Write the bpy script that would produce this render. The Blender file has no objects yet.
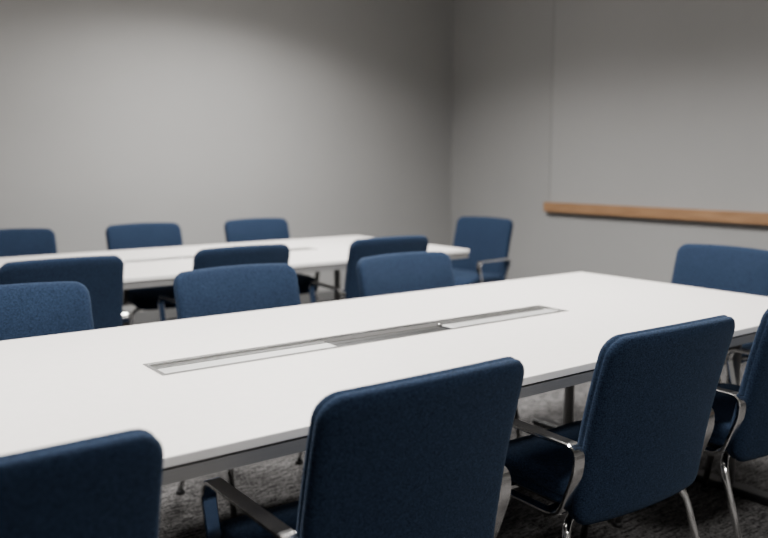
import bpy, bmesh, math
from mathutils import Vector, Matrix

scene = bpy.context.scene
COL = scene.collection

# ---------------------------------------------------------------- materials
def new_mat(name):
    m = bpy.data.materials.new(name); m.use_nodes = True
    nt = m.node_tree
    return m, nt, nt.nodes["Principled BSDF"]

def coords(nt, scale=(1,1,1), kind='Object'):
    tc = nt.nodes.new('ShaderNodeTexCoord'); mp = nt.nodes.new('ShaderNodeMapping')
    mp.inputs['Scale'].default_value = scale
    nt.links.new(tc.outputs[kind], mp.inputs['Vector'])
    return mp.outputs['Vector']

def noise(nt, vec, scale, detail=3):
    n = nt.nodes.new('ShaderNodeTexNoise'); n.inputs['Scale'].default_value = scale
    n.inputs['Detail'].default_value = detail
    nt.links.new(vec, n.inputs['Vector']); return n.outputs['Fac']

def math_node(nt, op, a, b):
    m = nt.nodes.new('ShaderNodeMath'); m.operation = op
    for i,x in enumerate((a,b)):
        if isinstance(x,(int,float)): m.inputs[i].default_value = x
        else: nt.links.new(x, m.inputs[i])
    return m.outputs[0]

def ramp(nt, fac, c0, c1, p0=0.3, p1=0.7):
    r = nt.nodes.new('ShaderNodeValToRGB')
    r.color_ramp.elements[0].position = p0; r.color_ramp.elements[1].position = p1
    r.color_ramp.elements[0].color = (*c0,1); r.color_ramp.elements[1].color = (*c1,1)
    nt.links.new(fac, r.inputs['Fac']); return r.outputs['Color']

def bump(nt, bsdf, fac, strength, dist):
    b = nt.nodes.new('ShaderNodeBump'); b.inputs['Strength'].default_value = strength
    b.inputs['Distance'].default_value = dist
    nt.links.new(fac, b.inputs['Height']); nt.links.new(b.outputs['Normal'], bsdf.inputs['Normal'])

def mat_paint(name, c, var=0.02, rough=0.85):
    m, nt, b = new_mat(name)
    v = coords(nt)
    f = noise(nt, v, 1.3, 4)
    lo = tuple(x*(1-var) for x in c); hi = tuple(x*(1+var) for x in c)
    nt.links.new(ramp(nt, f, lo, hi), b.inputs['Base Color'])
    b.inputs['Roughness'].default_value = rough
    bump(nt, b, noise(nt, v, 160, 2), 0.12, 0.001)
    return m

M_wall = mat_paint('wall_paint', (0.305,0.303,0.298))
M_panel = mat_paint('panel_paint', (0.325,0.323,0.318))
M_ceil = mat_paint('ceiling_paint', (0.45,0.45,0.44))
M_base = mat_paint('baseboard_paint', (0.12,0.12,0.12))
M_seam = mat_paint('seam_strip', (0.27,0.27,0.265))

# carpet
M_carpet, nt, b = new_mat('carpet')
v = coords(nt, (6, 26, 1))
f1 = noise(nt, v, 3.0, 5)
v2 = coords(nt, (1,1,1)); f2 = noise(nt, v2, 95, 3)
s = math_node(nt,'ADD', math_node(nt,'MULTIPLY',f1,0.5), math_node(nt,'MULTIPLY',f2,0.5))
nt.links.new(ramp(nt, s, (0.014,0.0135,0.014), (0.155,0.150,0.148), 0.40, 0.62), b.inputs['Base Color'])
b.inputs['Roughness'].default_value = 1.0
b.inputs['Specular IOR Level'].default_value = 0.05
bump(nt, b, f2, 0.9, 0.006)

# navy woven fabric: two crossed sets of threads
M_fab, nt, b = new_mat('navy_fabric')
fa = noise(nt, coords(nt,(1,1,0.3)), 470, 2)
fb = noise(nt, coords(nt,(0.3,0.3,1)), 470, 2)
f = math_node(nt,'MULTIPLY', math_node(nt,'ADD',fa,fb), 0.5)
nt.links.new(ramp(nt, f, (0.0022,0.0058,0.0150), (0.0175,0.0325,0.066), 0.36, 0.65), b.inputs['Base Color'])
b.inputs['Roughness'].default_value = 0.95
b.inputs['Specular IOR Level'].default_value = 0.12
b.inputs['Sheen Weight'].default_value = 0.08
b.inputs['Sheen Roughness'].default_value = 0.5
b.inputs['Sheen Tint'].default_value = (0.42,0.57,0.8,1)
bump(nt, b, f, 0.8, 0.002)

def mat_metal(name, c, rough, metallic=1.0):
    m, nt, b = new_mat(name)
    v = coords(nt, (4, 120, 120))
    f = noise(nt, v, 3, 2)
    nt.links.new(ramp(nt, f, tuple(x*0.93 for x in c), c), b.inputs['Base Color'])
    b.inputs['Metallic'].default_value = metallic; b.inputs['Roughness'].default_value = rough
    return m
M_chrome = mat_metal('chrome', (0.90,0.89,0.88), 0.12)
M_alu = mat_metal('polished_aluminium', (0.95,0.95,0.94), 0.2)
M_lid = mat_metal('satin_aluminium', (0.84,0.835,0.82), 0.3, 0.65)
M_alulid = mat_metal('brushed_aluminium', (0.60,0.60,0.59), 0.25)
M_aludark = mat_metal('dark_aluminium', (0.16,0.16,0.16), 0.3)
M_steel = mat_metal('grey_steel', (0.28,0.275,0.27), 0.45, 0.5)

def mat_plain(name, c, rough):
    m, nt, b = new_mat(name)
    v = coords(nt); f = noise(nt, v, 40, 2)
    nt.links.new(ramp(nt, f, tuple(x*0.96 for x in c), c), b.inputs['Base Color'])
    b.inputs['Roughness'].default_value = rough
    return m
M_white = mat_plain('white_laminate', (0.71,0.678,0.648), 0.36)
M_edge = mat_plain('edge_band', (0.78,0.76,0.74), 0.45)
M_black = mat_plain('black_plastic', (0.012,0.012,0.013), 0.45)

M_wood, nt, b = new_mat('oak_wood')
v = coords(nt, (30, 1.5, 30)); f = noise(nt, v, 3, 6)
nt.links.new(ramp(nt, f, (0.23,0.12,0.055), (0.37,0.21,0.105)), b.inputs['Base Color'])
b.inputs['Roughness'].default_value = 0.5

M_diff, nt, b = new_mat('lamp_diffuser')
b.inputs['Base Color'].default_value = (0.9,0.9,0.9,1)
b.inputs['Emission Color'].default_value = (1,0.97,0.93,1)
b.inputs['Emission Strength'].default_value = 4.0

# ---------------------------------------------------------------- mesh helpers
def box(bm, lo, hi, mat=0):
    x0,y0,z0 = lo; x1,y1,z1 = hi
    vs = [bm.verts.new(p) for p in [(x0,y0,z0),(x1,y0,z0),(x1,y1,z0),(x0,y1,z0),(x0,y0,z1),(x1,y0,z1),(x1,y1,z1),(x0,y1,z1)]]
    for q in [(3,2,1,0),(4,5,6,7),(0,1,5,4),(1,2,6,5),(2,3,7,6),(3,0,4,7)]:
        f = bm.faces.new([vs[i] for i in q]); f.material_index = mat

def to_obj(bm, name, mats, smooth=False, bevel=0, parent=None):
    bmesh.ops.recalc_face_normals(bm, faces=bm.faces)
    me = bpy.data.meshes.new(name); bm.to_mesh(me); bm.free()
    for m in mats: me.materials.append(m)
    if smooth:
        for p in me.polygons: p.use_smooth = True
    ob = bpy.data.objects.new(name, me); COL.objects.link(ob)
    if bevel:
        md = ob.modifiers.new('bevel','BEVEL'); md.width = bevel; md.segments = 2; md.limit_method='ANGLE'
    if parent: ob.parent = parent
    return ob

def box_obj(name, lo, hi, mat, bevel=0, parent=None):
    bm = bmesh.new(); box(bm, lo, hi)
    return to_obj(bm, name, [mat], bevel=bevel, parent=parent)

def rr(w, h, r, n=6, m=8):
    """rounded rectangle outline, n per corner, m subdivisions per straight"""
    r = max(r, 0.002); pts = []
    cs = [(w-r,h-r,0),(-(w-r),h-r,90),(-(w-r),-(h-r),180),(w-r,-(h-r),270)]
    for i,(cx,cy,a0) in enumerate(cs):
        for k in range(n+1):
            a = math.radians(a0+90*k/n); pts.append((cx+r*math.cos(a), cy+r*math.sin(a)))
        nx,ny,na = cs[(i+1)%4]
        a = math.radians(na); e = (nx+r*math.cos(a), ny+r*math.sin(a)); s = pts[-1]
        for k in range(1,m):
            t = k/m; pts.append((s[0]+(e[0]-s[0])*t, s[1]+(e[1]-s[1])*t))
    return pts

def pad(bm, w, h, r, prof, mapf, mat, bulge=0.0):
    rings = []
    S = [0.2,0.4,0.6,0.8,0.93]
    i0,d0 = prof[0]; base = rr(w-i0,h-i0,r-i0)
    for s in S: rings.append([(a*s,b*s,d0+bulge*(1-s*s)) for a,b in base])
    for ins,d in prof: rings.append([(a,b,d) for a,b in rr(w-ins,h-ins,r-ins)])
    i1,d1 = prof[-1]; base = rr(w-i1,h-i1,r-i1)
    for s in reversed(S): rings.append([(a*s,b*s,d1-bulge*0.4*(1-s*s)) for a,b in base])
    R = [[bm.verts.new(mapf(*p)) for p in ring] for ring in rings]
    N = len(R[0])
    for A,B in zip(R,R[1:]):
        for k in range(N):
            f = bm.faces.new((A[k],A[(k+1)%N],B[(k+1)%N],B[k])); f.material_index = mat; f.smooth = True
    c0 = bm.verts.new(mapf(0,0,d0+bulge)); c1 = bm.verts.new(mapf(0,0,d1-bulge*0.4))
    for k in range(N):
        f = bm.faces.new((c0,R[0][(k+1)%N],R[0][k])); f.material_index = mat; f.smooth = True
        f = bm.faces.new((c1,R[-1][k],R[-1][(k+1)%N])); f.material_index = mat; f.smooth = True

def fillet(pts, rad, seg=7, closed=False):
    pts = [Vector(p) for p in pts]; out = []; n = len(pts)
    for i,p in enumerate(pts):
        if not closed and i in (0,n-1): out.append(p); continue
        a = pts[i-1]; c = pts[(i+1)%n]
        r = min(rad, (a-p).length*0.49, (c-p).length*0.49)
        s = p+(a-p).normalized()*r; e = p+(c-p).normalized()*r
        for k in range(seg+1):
            t = k/seg; out.append(s*(1-t)**2 + p*2*t*(1-t) + e*t*t)
    return out

def sweep(bm, path, section, mat, side=None, closed=False, smooth=True):
    n = len(path); R = []; up = None
    for i,p in enumerate(path):
        if closed: t = path[(i+1)%n]-path[i-1]
        else: t = path[min(i+1,n-1)]-path[max(i-1,0)]
        t.normalize()
        if side: u = Vector(side)
        else:
            if up is None:
                up = t.cross(Vector((1,0,0)) if abs(t.x)<0.8 else Vector((0,1,0))).normalized()
            u = (up - t*up.dot(t)).normalized(); up = u
        w = t.cross(u).normalized()
        R.append([bm.verts.new(p+u*a+w*b) for a,b in section])
    m = len(section)
    for i in range(n if closed else n-1):
        A = R[i]; B = R[(i+1)%n]
        for k in range(m):
            f = bm.faces.new((A[k],A[(k+1)%m],B[(k+1)%m],B[k])); f.material_index = mat; f.smooth = smooth
    if not closed:
        for ring in (R[0],R[-1]):
            f = bm.faces.new(ring); f.material_index = mat

def circ(r, n=12): return [(r*math.cos(2*math.pi*k/n), r*math.sin(2*math.pi*k/n)) for k in range(n)]

# ---------------------------------------------------------------- chair mesh
def build_chair_mesh():
    bm = bmesh.new()
    W,H = 0.268, 0.258
    zc = 0.620
    def mback(a,b,d):
        s = (b+H)/(2*H)
        z = zc + b + 0.012*(1-(a/W)**2)*max(0,s-0.3)
        y = -0.205 - 0.055*s - 0.05*s*s
        y += 0.40*a*a
        return Vector((a, y + d, z + d*0.2))
    prof = [(0.028,0.025),(0.013,0.0225),(0.005,0.017),(0.001,0.009),(0.001,0.003),(0.0055,-0.0005),
            (0.001,-0.004),(0.0,-0.010),(0.003,-0.017),(0.011,-0.022),(0.026,-0.025)]
    pad(bm, W, H, 0.050, prof, mback, 0, bulge=0.009)
    SW,SH = 0.252, 0.235
    def mseat(a,b,d):
        y = 0.022+b
        z = 0.425 + d - 0.035*max(0,(y-0.08)/0.17)**2 + 0.12*a*a
        return Vector((a,y,z))
    prof2 = [(0.030,0.040),(0.014,0.037),(0.004,0.027),(0.0,0.012),(0.001,-0.004),(0.007,-0.009),
             (0.001,-0.014),(0.003,-0.028),(0.014,-0.036),(0.03,-0.038)]
    pad(bm, SW, SH, 0.07, prof2, mseat, 0, bulge=0.008)
    box(bm, (-0.20,-0.17,0.368), (0.20,0.16,0.388), 2)
    box(bm, (-0.05,-0.225,0.372), (0.05,-0.10,0.384), 2)
    # arm loops (flat chrome bar with softened edges)
    a,b,c = 0.018,0.0065,0.003
    sec = [(-a+c,-b),(a-c,-b),(a,-b+c),(a,b-c),(a-c,b),(-a+c,b),(-a,b-c),(-a,-b+c)]
    for sx in (-1,1):
        x = sx*0.283
        P = [(x,0.12,0.385),(x,0.160,0.555),(x,0.140,0.592),(x,-0.215,0.588),(x,-0.218,0.53),(x,-0.165,0.385)]
        sweep(bm, fillet(P, 0.045, closed=True), sec, 1, side=(1,0,0), closed=True, smooth=False)
        P = [(sx*0.12,0.10,0.358),(sx*0.262,0.16,0.352),(sx*0.272,0.225,0.012)]
        sweep(bm, fillet(P,0.07), circ(0.0115), 1)
        P = [(sx*0.12,-0.10,0.358),(sx*0.258,-0.15,0.352),(sx*0.272,-0.265,0.012)]
        sweep(bm, fillet(P,0.07), circ(0.0115), 1)
        for yy in (0.225,-0.265):
            sweep(bm, [Vector((sx*0.272,yy,0.0)),Vector((sx*0.272,yy,0.016))], circ(0.017,14), 2)
        for yy in (0.07,-0.11):
            box(bm, (min(sx*0.19,sx*0.28), yy-0.014, 0.376), (max(sx*0.19,sx*0.28), yy+0.014, 0.386), 1)
    bmesh.ops.recalc_face_normals(bm, faces=bm.faces)
    me = bpy.data.meshes.new('conference_chair'); bm.to_mesh(me); bm.free()
    for m in (M_fab,M_chrome,M_black): me.materials.append(m)
    return me

chair_me = build_chair_mesh()
def chair(x, y, deg):
    ob = bpy.data.objects.new('conference_chair', chair_me)
    ob.location = (x,y,0); ob.rotation_euler = (0,0,math.radians(deg)); COL.objects.link(ob)
    return ob

# near side of front table
chair(0.182,1.485,0); chair(0.992,1.475,0.8); chair(1.825,1.475,-1); chair(2.575,1.48,0)
# far side of front table
chair(0.56,2.63,180); chair(1.42,2.65,180); chair(2.255,2.62,180)
# head of front table
chair(3.485,2.20,90)
# near side of rear table
chair(0.945,3.95,0); chair(1.835,3.97,0); chair(2.755,3.93,-3)
# far side of rear table
chair(1.10,5.22,180); chair(1.97,5.24,180); chair(2.84,5.22,180)
# head of rear table
chair(4.08,4.53,99)

# ---------------------------------------------------------------- tables
def table(x0,x1,y0,y1,bx0,bx1,leg_xs):
    root = bpy.data.objects.new('conference_table', None); COL.objects.link(root)
    root.location = ((x0+x1)/2,(y0+y1)/2,0)
    cx,cy = root.location.x, root.location.y
    x0-=cx; x1-=cx; bx0-=cx; bx1-=cx; y0-=cy; y1-=cy
    hy = 0.068; top=0.74; bot=0.718
    bm = bmesh.new()
    xs=[x0,bx0,bx1,x1]; ys=[y0,-hy,hy,y1]
    T=[[bm.verts.new((x,y,top)) for y in ys] for x in xs]
    B=[[bm.verts.new((x,y,bot)) for y in ys] for x in xs]
    for i in range(3):
        for j in range(3):
            if i==1 and j==1: continue
            bm.faces.new((T[i][j],T[i+1][j],T[i+1][j+1],T[i][j+1]))
            bm.faces.new((B[i][j],B[i][j+1],B[i+1][j+1],B[i+1][j]))
    def side(a,b):
        f = bm.faces.new((T[a[0]][a[1]],T[b[0]][b[1]],B[b[0]][b[1]],B[a[0]][a[1]])); f.material_index=1
    for i in range(3):
        side((i,0),(i+1,0)); side((i,3),(i+1,3)); side((0,i),(0,i+1)); side((3,i),(3,i+1))
    side((1,1),(2,1)); side((1,2),(2,2)); side((1,1),(1,2)); side((2,1),(2,2))
    to_obj(bm,'tabletop',[M_white,M_edge],bevel=0.003,parent=root)
    def ring(name, ins, w, z0, z1, mat):
        bm = bmesh.new()
        a0,a1,b0,b1 = x0+ins,x1-ins,y0+ins,y1-ins
        box(bm,(a0,b0,z0),(a1,b0+w,z1)); box(bm,(a0,b1-w,z0),(a1,b1,z1))
        box(bm,(a0,b0+w,z0),(a0+w,b1-w,z1)); box(bm,(a1-w,b0+w,z0),(a1,b1-w,z1))
        to_obj(bm,name,[mat],parent=root)
    ring('shadow_gap',0.014,0.03,0.712,0.718,M_black)
    ring('frame_rail',0.005,0.04,0.684,0.712,M_steel)
    n=0
    for lx in leg_xs:
        lx -= cx; n+=1
        bm = bmesh.new()
        box(bm,(lx-0.03,y0+0.045,0.684),(lx+0.03,y1-0.045,0.716))
        to_obj(bm,'crossbeam_%d'%n,[M_steel],parent=root)
        for k,ly in enumerate((y0+0.235,y1-0.235)):
            bm = bmesh.new()
            sweep(bm,[Vector((lx,ly,0.03)),Vector((lx,ly,0.69))],circ(0.024,24),0)
            box(bm,(lx-0.045,ly-0.045,0.672),(lx+0.045,ly+0.045,0.684),0)
            to_obj(bm,'leg_%d_%d'%(n,k+1),[M_steel],parent=root)
        box_obj('foot_%d'%n,(lx-0.035,y0+0.03,0.0),(lx+0.035,y1-0.03,0.032),M_black,0.008,root)
    box_obj('stretcher',(leg_xs[0]-cx,-0.03,0.64),(leg_xs[-1]-cx,0.03,0.68),M_black,0,root)
    # recessed cable box
    bm = bmesh.new()
    e=0.009
    box(bm,(bx0-e,-hy-e,top-0.001),(bx1+e,-hy+0.004,top+0.003),0)
    box(bm,(bx0-e,hy-0.004,top-0.001),(bx1+e,hy+e,top+0.003),0)
    box(bm,(bx0-e,-hy+0.004,top-0.001),(bx0+0.004,hy-0.004,top+0.003),0)
    box(bm,(bx1-0.004,-hy+0.004,top-0.001),(bx1+e,hy-0.004,top+0.003),0)
    L = bx1-bx0
    s1 = bx0+L*0.36; s2 = bx0+L*0.66
    box(bm,(bx0+0.001,-hy+0.001,top-0.045),(bx1-0.001,hy-0.001,top-0.040),1)
    for (u0,u1) in ((bx0+0.006,s1-0.002),(s2+0.002,bx1-0.006)):
        box(bm,(u0,-hy+0.012,top-0.02),(u1,-hy+0.032,top-0.004),3)   # ledges
        box(bm,(u0,hy-0.032,top-0.02),(u1,hy-0.012,top-0.004),3)
        box(bm,(u0,-hy+0.040,top-0.010),(u1,hy-0.040,top-0.005),4)   # lid
    box(bm,(s1+0.001,-hy+0.012,top-0.018),(s2-0.001,0.018,top-0.012),2)
    box(bm,(s1+0.001,0.022,top-0.018),(s2-0.001,hy-0.012,top-0.012),2)
    box(bm,(s1+0.001,-hy+0.012,top-0.012),(s2-0.001,-hy+0.020,top-0.004),0)
    to_obj(bm,'cable_box',[M_alu,M_black,M_aludark,M_alulid,M_lid],bevel=0.0008,parent=root)
    return root

table(-0.55,3.27,1.42,2.71,0.755,2.33,(-0.25,2.93))
table(-0.35,3.56,3.88,5.19,0.9,2.75,(-0.05,3.22))

# ---------------------------------------------------------------- room
X0,X1,Y0,Y1,HC = -2.6,5.6,-1.9,6.4,3.15
box_obj('floor',(X0-0.1,Y0-0.1,-0.1),(X1+0.1,Y1+0.1,0),M_carpet)
box_obj('ceiling',(X0-0.1,Y0-0.1,HC),(X1+0.1,Y1+0.1,HC+0.1),M_ceil)
box_obj('wall_north',(X0-0.1,Y1,0),(X1+0.1,Y1+0.1,HC),M_wall)
box_obj('wall_east',(X1,Y0,0),(X1+0.1,Y1,HC),M_wall)
box_obj('wall_south',(X0-0.1,Y0-0.1,0),(X1+0.1,Y0,HC),M_wall)
box_obj('wall_west',(X0-0.1,Y0,0),(X0,Y1,HC),M_wall)
box_obj('baseboard_north',(X0,Y1-0.012,0),(X1,Y1,0.1),M_base)
box_obj('baseboard_east',(X1-0.012,Y0,0),(X1,Y1-0.012,0.1),M_base)
box_obj('baseboard_south',(X0,Y0,0),(X1-0.012,Y0+0.012,0.1),M_base)
box_obj('baseboard_west',(X0,Y0+0.012,0),(X0+0.012,Y1-0.012,0.1),M_base)
PY = 5.05
box_obj('wall_panel',(X1-0.012,Y0+0.01,0.95),(X1,PY-0.030,HC),M_panel,0.004)
box_obj('trim_2',(X1-0.014,PY-0.030,0.95),(X1,PY-0.015,HC),M_seam,0.002)
bm = bmesh.new()
box(bm,(X1-0.065,Y0+0.01,0.868),(X1,PY,0.955))
to_obj(bm,'trim_1',[M_wood],bevel=0.006)

# ceiling light panels; the last is an added fill for south-facing sides
lamps = [(2.7,4.65,160),(2.8,2.3,130),(0.35,2.2,122),(1.6,-0.7,70)]
for (lx,ly,pw) in lamps:
    root = bpy.data.objects.new('ceiling_light', None); COL.objects.link(root); root.location=(lx,ly,HC)
    bm = bmesh.new()
    a,c,t=0.62,0.32,0.02
    box(bm,(-a,-c,-0.03),(a,-c+t,0)); box(bm,(-a,c-t,-0.03),(a,c,0))
    box(bm,(-a,-c+t,-0.03),(-a+t,c-t,0)); box(bm,(a-t,-c+t,-0.03),(a,c-t,0))
    to_obj(bm,'frame',[M_alu],parent=root)
    box_obj('diffuser',(-a+t,-c+t,-0.015),(a-t,c-t,0),M_diff,0,root)
    ld = bpy.data.lights.new('panel_lamp','AREA'); ld.shape='RECTANGLE'; ld.size=1.15; ld.size_y=0.55
    ld.energy=pw; ld.color=(1,0.98,0.955); ld.spread=math.radians(142)
    lo = bpy.data.objects.new('panel_lamp',ld); COL.objects.link(lo); lo.parent=root; lo.location=(0,0,-0.035)

w = bpy.data.worlds.new('world'); scene.world = w; w.use_nodes=True
w.node_tree.nodes['Background'].inputs[0].default_value=(0.5,0.5,0.5,1)
w.node_tree.nodes['Background'].inputs[1].default_value=0.3

# ---------------------------------------------------------------- camera
cd = bpy.data.cameras.new('camera'); cam = bpy.data.objects.new('camera',cd); COL.objects.link(cam)
cam.location=(0,0,1.29); cam.rotation_euler=(math.radians(82.6),0,math.radians(-36.4))
cd.sensor_width=36; cd.lens=37.5; cd.clip_start=0.02
cd.dof.use_dof=True; cd.dof.focus_distance=2.1; cd.dof.aperture_fstop=2.0
scene.camera=cam
